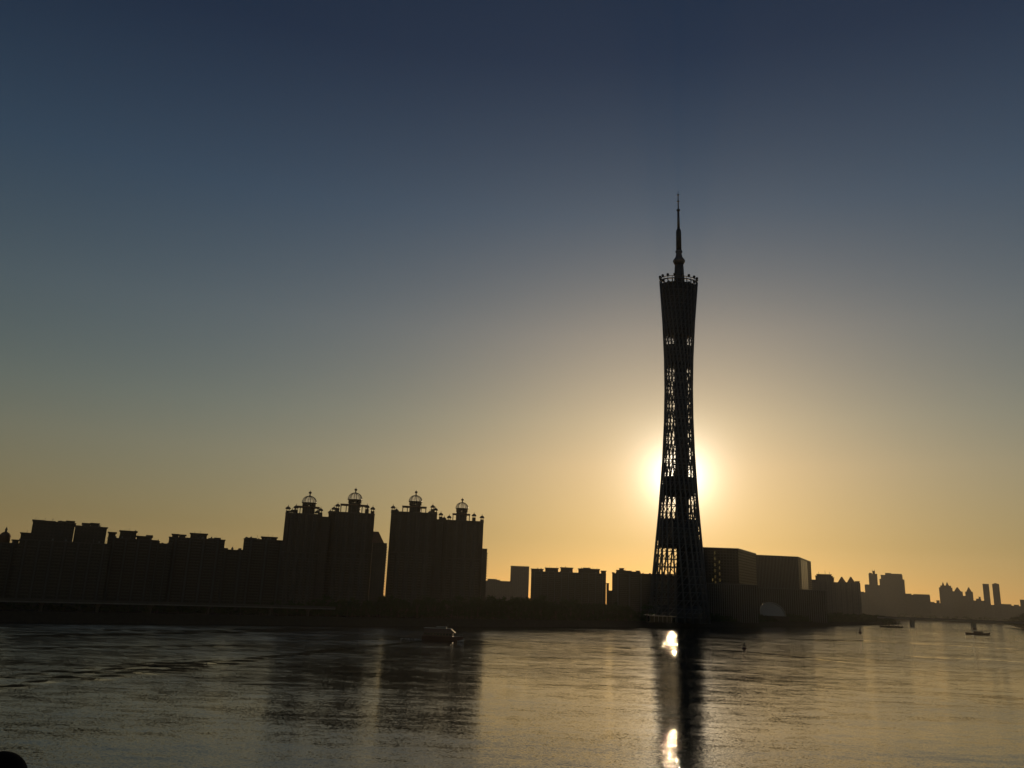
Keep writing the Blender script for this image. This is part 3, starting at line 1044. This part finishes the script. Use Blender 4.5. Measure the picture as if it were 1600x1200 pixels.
apartment('stepped_tower', 'broad stepped tower, largest on the right skyline', (1827.07, 4004.56, -0.428, 107.6, 177.25, [(-46.91, 47.01, 196.41), (-26.77, -1.82, 205.54), (-2.08, 44.7, 202.78)]), 50, 0, 'far_facade', cat='building', **FAR)
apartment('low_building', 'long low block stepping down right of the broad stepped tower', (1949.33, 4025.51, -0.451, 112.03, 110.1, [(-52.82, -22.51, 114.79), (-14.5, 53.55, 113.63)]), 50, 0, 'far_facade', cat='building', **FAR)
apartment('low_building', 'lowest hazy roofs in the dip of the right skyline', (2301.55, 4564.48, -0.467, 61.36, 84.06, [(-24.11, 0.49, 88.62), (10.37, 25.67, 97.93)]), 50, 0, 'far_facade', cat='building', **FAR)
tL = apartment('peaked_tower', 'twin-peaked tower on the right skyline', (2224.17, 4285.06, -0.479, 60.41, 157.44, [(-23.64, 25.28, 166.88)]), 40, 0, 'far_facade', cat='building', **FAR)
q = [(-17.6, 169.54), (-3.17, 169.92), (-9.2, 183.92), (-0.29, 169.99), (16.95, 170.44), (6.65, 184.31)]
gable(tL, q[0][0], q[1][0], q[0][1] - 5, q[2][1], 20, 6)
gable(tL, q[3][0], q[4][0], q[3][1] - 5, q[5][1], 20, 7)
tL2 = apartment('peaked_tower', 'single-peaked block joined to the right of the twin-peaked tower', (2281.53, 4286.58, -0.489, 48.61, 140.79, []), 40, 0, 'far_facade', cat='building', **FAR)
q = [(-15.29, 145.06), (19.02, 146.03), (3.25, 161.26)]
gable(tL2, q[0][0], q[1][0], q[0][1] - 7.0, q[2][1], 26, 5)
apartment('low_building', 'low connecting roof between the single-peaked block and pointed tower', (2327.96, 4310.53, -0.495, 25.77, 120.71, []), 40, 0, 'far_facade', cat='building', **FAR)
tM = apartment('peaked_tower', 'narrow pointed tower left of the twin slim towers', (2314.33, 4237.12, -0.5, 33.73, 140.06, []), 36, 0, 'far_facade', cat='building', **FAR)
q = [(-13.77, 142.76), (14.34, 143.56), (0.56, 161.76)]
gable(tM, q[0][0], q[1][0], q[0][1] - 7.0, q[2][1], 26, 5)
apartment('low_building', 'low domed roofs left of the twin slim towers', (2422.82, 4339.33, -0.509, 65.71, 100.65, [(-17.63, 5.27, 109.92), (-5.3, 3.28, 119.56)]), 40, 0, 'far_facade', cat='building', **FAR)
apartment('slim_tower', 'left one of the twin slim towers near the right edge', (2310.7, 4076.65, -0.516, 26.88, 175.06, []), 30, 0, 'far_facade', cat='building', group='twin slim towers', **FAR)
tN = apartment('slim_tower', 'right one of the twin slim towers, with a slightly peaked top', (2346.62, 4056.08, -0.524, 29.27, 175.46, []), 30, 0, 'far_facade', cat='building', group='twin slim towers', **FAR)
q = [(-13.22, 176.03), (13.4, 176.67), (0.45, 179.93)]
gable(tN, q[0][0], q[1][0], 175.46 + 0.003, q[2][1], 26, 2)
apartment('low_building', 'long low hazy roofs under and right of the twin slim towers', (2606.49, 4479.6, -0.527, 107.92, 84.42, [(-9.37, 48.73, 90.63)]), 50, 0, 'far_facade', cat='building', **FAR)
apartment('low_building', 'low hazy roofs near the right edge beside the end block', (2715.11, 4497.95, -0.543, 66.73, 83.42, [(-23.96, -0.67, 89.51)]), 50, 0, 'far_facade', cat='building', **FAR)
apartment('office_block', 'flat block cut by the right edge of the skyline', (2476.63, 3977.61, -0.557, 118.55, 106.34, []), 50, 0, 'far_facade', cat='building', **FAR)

# ------------------------------------------------------------------ elevated riverside road on the left
DZ = 13.2
pier_px = [(-364.3, 610.7), (-335.1, 630.4), (-306.8, 657.2), (-275.2, 677.2), (-241.2, 709.4), (-198.9, 741.4)]
road = thing('elevated_road', 'dark elevated road on round piers along the left bank', 'bridge', (0, 0, 0))
RL = [(-357.3, 531.0), (-334.7, 557.2), (-311.5, 581.9), (-285.8, 608.2), (-259.4, 634.0), (-226.7, 662.3), (-187.4, 693.1), (-161.2, 712.0), (-144.3, 727.8)]
for i in range(len(RL) - 1):
    a_, b_ = Vector(RL[i]), Vector(RL[i + 1])
    d = (b_ - a_)
    rz = math.atan2(d.y, d.x)
    for nm, mt_, bx in (('deck', 'concrete', (0, d.length - 0.02, -4.5, 4.5, DZ - 1.3, DZ)), ('parapet', 'stone_trim', (0, d.length - 0.02, -4.8, -4.503, DZ - 0.4, DZ + 1.0)), ('parapet', 'stone_trim', (0, d.length - 0.02, 4.503, 4.8, DZ - 0.4, DZ + 1.0))):
        o = MB().box(*bx).build(nm, mt_, road)
        o.location, o.rotation_euler = (a_.x, a_.y, 0), (0, 0, rz)
pier_me = MB().lathe([(1.1, 0), (1.1, DZ - 3.4), (2.6, DZ - 1.5), (2.6, DZ - 1.303)], 12).mesh('pier', 'stone_trim', True)
for i in range(1, 8):
    put('pier', pier_me, road, (RL[i][0], RL[i][1], 0))

# ------------------------------------------------------------------ river bridge far right
fb = thing('river_bridge', 'long low hazy bridge crossing the river at far right', 'bridge', (0, 0, 0))
bl, brt = Vector((832.5, 1906.2)), Vector((1167.3, 1864.8))
d = brt - bl
rz = math.atan2(d.y, d.x)
BZ = 18.315
o = MB().box(0, d.length, -7, 7, BZ - 3.2, BZ - 0.2).build('deck', 'concrete', fb)
o.location, o.rotation_euler = (bl.x, bl.y, 0), (0, 0, rz)
for s in (-1, 1):
    o = MB().box(0, d.length, s * 7.2 - 0.19, s * 7.2 + 0.19, BZ - 0.6, BZ + 1.1).build('parapet', 'stone_trim', fb)
    o.location, o.rotation_euler = (bl.x, bl.y, 0), (0, 0, rz)
bp_me = MB().box(-3.4, 3.4, -6, 6, -1, BZ - 3.2).mesh('pier', 'concrete')
for px_, py_ in [(904.9, 1900.6), (1033.0, 1885.6)]:
    o = put('pier', bp_me, fb, (px_, py_, 0), rz)

# ------------------------------------------------------------------ riverside pavilion with a gleaming roof near the tower foot
q0, q1 = (169.2, 1016.0), (203.8, 1030.0)
a_, b_ = Vector(q0), Vector(q1)
d = b_ - a_
pvh = 7.777
pv = thing('riverside_pavilion', 'riverside pavilion with a gleaming flat roof at the foot of the tower', 'pavilion', (a_.x, a_.y, GROUND), math.atan2(d.y, d.x))
rf = MB()
ww = d.length
for i in range(12):
    x0, x1 = ww * i / 12, ww * (i + 1) / 12
    m_ = 0.25 * math.sin(i * 1.7)
    rf.add([(x0, -7, pvh - 0.5), (x1, -7, pvh - 0.5), (x1, 7, pvh + 0.5), (x0, 7, pvh + 0.5), (x0, -7, pvh - 0.9), (x1, -7, pvh - 0.9), (x1, 7, pvh + 0.1), (x0, 7, pvh + 0.1)],
           [(0, 1, 2, 3), (7, 6, 5, 4), (0, 4, 5, 1), (3, 2, 6, 7)] + ([(0, 3, 7, 4)] if i == 0 else []) + ([(1, 5, 6, 2)] if i == 11 else []))
rf.build('roof', 'white_roof', pv)
MB().box(3, ww - 3, -4, 5, 0, pvh - 1.2).build('wall', 'tinted_glass', pv)
pm = MB().tube([(0, 0, 0), (0, 0, pvh - 0.85)], 0.25, 6).mesh('post', 'dark_steel')
for i in range(7):
    put('post', pm, pv, (1 + (ww - 2) * i / 6, -6.2, 0))

# ------------------------------------------------------------------ boats
def hull(L, B, D, name, mt, parent, sheer=0.6, bow=0.75, z0=-0.4):
    secs, vs_, fs_ = 14, [], []
    for i in range(secs + 1):
        t = i / secs
        w_ = B / 2 * (min(1.0, 0.82 + t * 0.9) if t < 0.2 else 1.0 if t < bow else max(0.03, 1 - ((t - bow) / (1 - bow)) ** 1.8))
        zt = D + sheer * (2 * t - 1) ** 2 * (1.0 if t > 0.5 else 0.4)
        x = -L / 2 + L * t
        xb = x - (0.06 * L * ((t - bow) / (1 - bow)) ** 2 if t > bow else 0)
        vs_ += [(xb, -w_ * 0.75, z0), (x, -w_, zt), (x, w_, zt), (xb, w_ * 0.75, z0)]
    for i in range(secs):
        k = i * 4
        for a_, b_ in ((0, 1), (1, 2), (2, 3), (3, 0)):
            fs_.append((k + a_, k + 4 + a_, k + 4 + b_, k + b_))
    fs_.append((0, 1, 2, 3))
    fs_.append(tuple(secs * 4 + i for i in (3, 2, 1, 0)))
    return MB().add(vs_, fs_).build(name, mt, parent)


bx_, by_ = (-36.0, 527.1)
cb = thing('cruise_boat', 'dark passenger boat with raked windscreen, sailing right with a wake behind', 'boat', (bx_, by_ + 2, 0), math.radians(-6))
hu = hull(25.5, 6.4, 2.3, 'hull', 'boat_hull', cb)
MB().box(-11.9, 6.0, -2.85, 2.85, 2.2, 4.7).build('lower_cabin', 'boat_hull', cb)
for s in (-1, 1):
    for i in range(9):
        MB().box(-11.2 + i * 1.9, -9.8 + i * 1.9, s * 2.87 - 0.02, s * 2.87 + 0.02, 3.1, 4.2).build('window', 'tinted_glass', cb)
MB().prism([(-11.5, -2.6), (7.2, -2.6), (7.2, 2.6), (-11.5, 2.6)], 4.72, 6.9, [(-11.5, -2.4), (4.6, -2.4), (4.6, 2.4), (-11.5, 2.4)]).build('upper_cabin', 'boat_hull', cb)
MB().add([(7.25, -2.3, 4.9), (7.25, 2.3, 4.9), (4.85, 2.15, 6.8), (4.85, -2.15, 6.8), (7.3, -2.3, 4.9), (7.3, 2.3, 4.9), (4.9, 2.15, 6.82), (4.9, -2.15, 6.82)],
         [(3, 2, 1, 0), (4, 5, 6, 7), (0, 1, 5, 4), (1, 2, 6, 5), (2, 3, 7, 6), (3, 0, 4, 7)]).build('windscreen', 'tinted_glass', cb)
MB().box(-12.0, 4.9, -2.8, 2.8, 6.903, 7.12).build('roof', 'boat_roof', cb)
MB().box(-4.5, 1.8, -1.6, 1.6, 7.123, 8.1).build('wheelhouse', 'boat_white', cb)
MB().tube([(2.5, 0, 7.0), (2.5, 0, 9.9)], 0.09, 6).build('mast', 'dark_steel', cb)
for s in (-1, 1):
    MB().tube([(6.5, s * 2.6, 3.4), (9.5, s * 2.0, 3.5), (12.2, s * 0.3, 3.9)], 0.06, 5).build('bow_rail', 'boat_white', cb)
    for i in range(4):
        xx = 7.2 + i * 1.5
        yy = s * (2.5 - i * 0.55)
        MB().tube([(xx, yy, 2.3), (xx, yy, 3.5)], 0.05, 4).build('rail_post', 'boat_white', cb)
# white water thrown up at the bow
fm = MB()
for i in range(70):
    t = rnd.random()
    s = rnd.choice((-1, -1, 1))
    x = 12.6 - t * 3.2 + rnd.uniform(-0.3, 0.6)
    y = s * (0.5 + t * 2.6) + rnd.uniform(-0.3, 0.3)
    z = 0.15 + rnd.random() * 0.8 * (1 - t)
    r_ = rnd.uniform(0.10, 0.30)
    fm.lathe([(0.02, z - r_), (r_, z), (0.02, z + r_)], 5, (x, y))
fo = fm.build('bow_wave', 'foam')
fo.location, fo.rotation_euler = (bx_, by_ + 2, 0), (0, 0, math.radians(-6))
fo['kind'] = 'stuff'
fm = MB()
for i in range(60):
    x = rnd.uniform(-26, -12.6)
    y = rnd.gauss(0, 0.9) * (1 + (-x - 12) * 0.06)
    r_ = rnd.uniform(0.10, 0.28)
    fm.lathe([(0.02, -0.05), (r_, 0.1), (0.02, 0.1 + r_ * 0.6)], 5, (x, y))
fo = fm.build('stern_foam', 'foam')
fo.location, fo.rotation_euler = (bx_, by_ + 2, 0), (0, 0, math.radians(-6))
fo['kind'] = 'stuff'

bx_, by_ = (711.9, 1290.4)
wb = thing('work_boat', 'flat double-ended boat with a small wheelhouse on the open water at right', 'boat', (bx_, by_, 0), math.radians(-22))
hull(34, 7.6, 2.0, 'hull', 'boat_hull', wb, 1.0, 0.8)
wb.scale = (1, 1, 1.3)
MB().box(-6, 7, -2.8, 2.8, 1.9, 4.0).build('cabin', 'boat_hull', wb)
for s_ in (-1, 1):
    for i in range(6):
        MB().box(-5.2 + i * 2.0, -4.0 + i * 2.0, s_ * 2.82 - 0.02, s_ * 2.82 + 0.02, 2.6, 3.6).build('window', 'tinted_glass', wb)
MB().box(-7.5, 13.5, -3.3, 3.3, 5.3, 5.6).build('canopy', 'boat_hull', wb)
pm = MB().tube([(0, 0, 1.9), (0, 0, 5.3)], 0.16, 5).mesh('canopy_post', 'dark_steel')
for xx in (-7.0, -1, 5, 9, 13):
    for yy in (-3.0, 3.0):
        put('canopy_post', pm, wb, (xx, yy, 0))
MB().prism([(-6.5, -1.8), (-1.5, -1.8), (-1.5, 1.8), (-6.5, 1.8)], 5.603, 7.6, [(-6.2, -1.6), (-2.2, -1.6), (-2.2, 1.6), (-6.2, 1.6)]).build('wheelhouse', 'boat_hull', wb)
MB().tube([(-4.5, 0, 7.5), (-4.5, 0, 10.0)], 0.14, 5).build('mast', 'dark_steel', wb)
for s_ in (-1, 1):
    MB().tube([(-16, s_ * 3.0, 3.2), (-8, s_ * 3.4, 3.1)], 0.1, 4).build('side_rail', 'dark_steel', wb)


def buoy(label, loc, h, rz):
    t = thing('channel_buoy', label, 'buoy', (loc[0], loc[1], 0), rz, 'channel buoys on the river')
    k = h / 5.0
    MB().lathe([(0.9 * k, -0.5 * k), (1.25 * k, 0), (1.25 * k, 0.7 * k), (0.95 * k, 1.1 * k)], 14).build('float', 'buoy_red', t, True)
    for i in range(4):
        a_ = PI / 4 + i * PI / 2
        MB().tube([(0.85 * k * math.cos(a_), 0.85 * k * math.sin(a_), 1.05 * k), (0.3 * k * math.cos(a_), 0.3 * k * math.sin(a_), 3.4 * k)], 0.13 * k, 5).build('frame_leg', 'buoy_red', t)
    MB().lathe([(0.5 * k, 1.8 * k), (0.5 * k, 2.9 * k)], 8).build('radar_reflector', 'dark_steel', t)
    MB().lathe([(0.5 * k, 3.4 * k), (0.5 * k, 3.5 * k), (0.22 * k, 3.55 * k), (0.22 * k, 4.0 * k), (0.04 * k, 4.1 * k), (0.04 * k, 5 * k)], 8).build('lantern', 'dark_steel', t)
    return t


buoy('nearer channel buoy, on the golden water right of the tower reflection', (157.7, 564.2), 5.441, 0.3)
buoy('farther small channel buoy off the bank at right', (460.5, 1110.5), 8.14, 0.8)

# ------------------------------------------------------------------ trees
def tree_geo(rr, h, w, nl, leaf, trunk=True):
    """leaf faces gathered in clumps round a few limbs; returns leaf MB, wood MB"""
    lf, wd = MB(), MB()
    ch = h * 0.30
    if trunk:
        wd.tube([(0, 0, 0), (rr.uniform(-.2, .2), rr.uniform(-.2, .2), ch), (rr.uniform(-.4, .4), 0, h * 0.7)], [w * 0.055, w * 0.04, w * 0.015], 6)
    ncl = max(6, nl // 60)
    for c_ in range(ncl):
        a_ = rr.uniform(0, 2 * PI)
        zc = rr.uniform(0.25, 0.95)
        rad = w / 2 * math.sqrt(max(0.05, 1 - ((zc - 0.5) / 0.55) ** 2)) * rr.uniform(0.35, 0.95)
        c3 = Vector((math.cos(a_) * rad, math.sin(a_) * rad, h * zc))
        if trunk and c_ < 9:
            wd.tube([(0, 0, ch * rr.uniform(0.7, 1.3)), tuple(c3 * 0.6 + Vector((0, 0, h * 0.1))), tuple(c3)], [w * 0.02, w * 0.012, w * 0.004], 4)
        cs = w * rr.uniform(0.10, 0.19)
        for k in range(nl // ncl):
            p_ = c3 + Vector((rr.gauss(0, 1), rr.gauss(0, 1), rr.gauss(0, 0.75))) * cs * 0.6
            p_.z = max(p_.z, h * 0.08)
            s_ = leaf * rr.uniform(0.6, 1.3)
            u_ = Vector((rr.gauss(0, 1), rr.gauss(0, 1), rr.gauss(0, 1))).normalized()
            v_ = u_.orthogonal().normalized()
            lf.add([p_ - u_ * s_, p_ + v_ * s_ * 0.45, p_ + u_ * s_, p_ - v_ * s_ * 0.45], [(0, 1, 2, 3)])
    return lf, wd


variants = []
for i in range(6):
    rr = random.Random(40 + i)
    variants.append(tree_geo(rr, 1.0 * 14, rr.uniform(10, 14), 900, 0.55))


def wood(name, path, tops, label, seed, rows=2, step=8.0, setback=8.0):
    """a strip of wood that reads as one mass: path and tree-top heights along it"""
    rr = random.Random(seed)
    acc = {0: ([], [], 0), 1: ([], [], 0)}
    P_ = [Vector(q) for q in path]

    def plant(q_, hh, ss, k):
        sc = hh / 14.0
        an = rr.uniform(0, 6.28)
        ca, sa = math.cos(an), math.sin(an)
        for kk in ((0, 1) if k < 6 else (0,)):
            arr, fcs = VAR[k][kk]
            vv, ff, n0 = acc[kk]
            vv.append(np.stack([q_.x + (arr[:, 0] * ca - arr[:, 1] * sa) * ss * sc, q_.y + (arr[:, 0] * sa + arr[:, 1] * ca) * ss * sc, GROUND + arr[:, 2] * sc], 1))
            ff += [tuple(i_ + n0 for i_ in f) for f in fcs]
            acc[kk] = (vv, ff, n0 + len(arr))
    for i in range(len(P_) - 1):
        a_, b_ = P_[i], P_[i + 1]
        d = b_ - a_
        nrm = Vector((-d.y, d.x)).normalized()
        n_ = max(1, int(d.length / step))
        for j in range(n_):
            for rw in range(rows):
                t = (j + rr.random()) / n_
                q_ = a_ + d * t + nrm * (setback + rw * 9 + rr.uniform(-3, 3))
                top = tops[i] * (1 - t) + tops[i + 1] * t - GROUND
                hh = top * rr.choice((0.68, 0.8, 0.88, 0.95, 1.02)) * (1.0 if rw == rows - 1 else 0.8)
                plant(q_, hh, rr.uniform(0.8, 1.1), rr.randrange(6))
            # shrubs under the trees, by the water wall
            t = (j + rr.random()) / n_
            plant(a_ + d * t + nrm * (setback - 4 + rr.uniform(-1.5, 2)), rr.uniform(3.0, 5.5) * step / 7, rr.uniform(2.0, 2.8), 6 + rr.randrange(2))
    root = bpy.data.objects.new(name, None)
    COL.objects.link(root)
    root['kind'] = 'stuff'
    tag(root, label, 'trees')
    for nm, kk, mt_ in (('foliage', 0, 'leaf'), ('trunks', 1, 'bark')):
        vv, ff, _ = acc[kk]
        me_ = bpy.data.meshes.new(nm)
        me_.from_pydata(np.concatenate(vv).tolist(), [], ff)
        me_.materials.append(M(mt_))
        o = bpy.data.objects.new(nm, me_)
        COL.objects.link(o)
        o.parent = root
        o['kind'] = 'stuff'
    return root


VAR = [[(np.array(g.v), g.f) for g in v_] for v_ in variants]
for i in range(2):
    g_ = tree_geo(random.Random(90 + i), 14, 13, 420, 1.0, False)[0]
    VAR.append([(np.array(g_.v), g_.f)])
SH = [tuple(q) for q in SHORE]
wood('riverside_wood', [SH[1], SH[2], SH[3], SH[4], SH[5]], [11, 13, 15, 22, 27], 'dark belt of trees along the bank below the domed towers', 3, 3, 7.0, 36.0)
wood('riverside_wood', [SH[5], (48.6, 880.2), SH[6]], [27, 30, 28], 'dark belt of trees along the bank left of the tower', 4, 4, 6.5, 8.0)
wood('riverside_wood', [SH[6], SH[7], SH[8]], [15, 17, 20], 'low dark trees along the bank right of the tower', 5, 3, 6.5, 8.0)
wood('riverside_wood', [SH[8], SH[9], SH[10]], [20, 24, 22], 'dark belt of trees on the bank below the gabled skyline', 6, 3, 8.0, 8.0)
wood('far_bank_wood', [(1458.2, 2506.8), (1378.3, 2321.7), (1273.9, 2092.8), (1128.5, 1771.0)], [26, 36, 50, 50], 'hazy trees on the bank at the right edge', 8, 2, 16.0, 14.0)
wood('far_bank_wood', [(1699.0, 3711.6), (1876.6, 3625.1), (2119.9, 3488.4)], [30, 28, 30], 'faint line of trees on the distant shore beyond the bridge', 9, 1, 26.0, 14.0)


def single_tree(label, px, h, w, seed, z=GROUND, nl=1100):
    t = thing('bank_tree', label, 'tree', (px[0], px[1], z))
    lf, wd = tree_geo(random.Random(seed), h, w, nl, w * 0.04)
    lf.build('crown', 'leaf', t)
    wd.build('trunk', 'bark', t)


single_tree('round dark tree standing just left of the tower foot', (167.5, 1001.1), 24.421, 14, 21)
single_tree('wider of the two small trees on the tip of the bank at right', (770.3, 1714.9), 13, 26, 22, 2.0)
single_tree('narrower of the two small trees on the tip of the bank at right', (785.2, 1708.2), 12, 11, 23, 2.0)
spit = land('bank_spit', [(737.9, 1685.5), (778.6, 1678.2), (803.9, 1727.1), (770.0, 1758.8)], 2.0)

# ------------------------------------------------------------------ railing post of the viewpoint, bottom left corner
q = (-1.51, 2.75, 25.42)
rp = thing('railing_post', 'black rounded cap of a railing post in the bottom left corner', 'railing post', (q[0], q[1], EYE - 1.647))
zc = q[2] - (EYE - 1.647) - 0.012
cap_prof = [(0.045, zc - 0.075), (0.076, zc - 0.06), (0.080, zc - 0.02)] + [(0.080 * math.cos(a_), zc + 0.084 * math.sin(a_)) for a_ in [i * PI / 2 / 10 for i in range(10)]] + [(0.002, zc + 0.084)]
MB().lathe(cap_prof, 40).build('cap', 'painted_rail', rp, True)
MB().lathe([(0.085, 0), (0.085, 0.02), (0.045, 0.03), (0.045, zc - 0.074)], 24).build('shaft', 'painted_rail', rp, True)

# ------------------------------------------------------------------ haze
hz = MB().box(-9500, 9500, -400, 9500, -3.0, 640.0)
me = bpy.data.meshes.new('haze')
me.from_pydata(hz.v, [], hz.f)
hm = bpy.data.materials.new('haze_air')
hm.use_nodes = True
hn, hl = hm.node_tree.nodes, hm.node_tree.links
hn.clear()
pvn = hn.new('ShaderNodeVolumePrincipled')
pvn.inputs['Color'].default_value = (0.95, 0.90, 0.80, 1)
pvn.inputs['Density'].default_value = 0.000022
pvn.inputs['Anisotropy'].default_value = 0.55
ho = hn.new('ShaderNodeOutputMaterial')
hl.new(pvn.outputs[0], ho.inputs['Volume'])
me.materials.append(hm)
haze = bpy.data.objects.new('haze', me)
COL.objects.link(haze)
haze['kind'] = 'stuff'
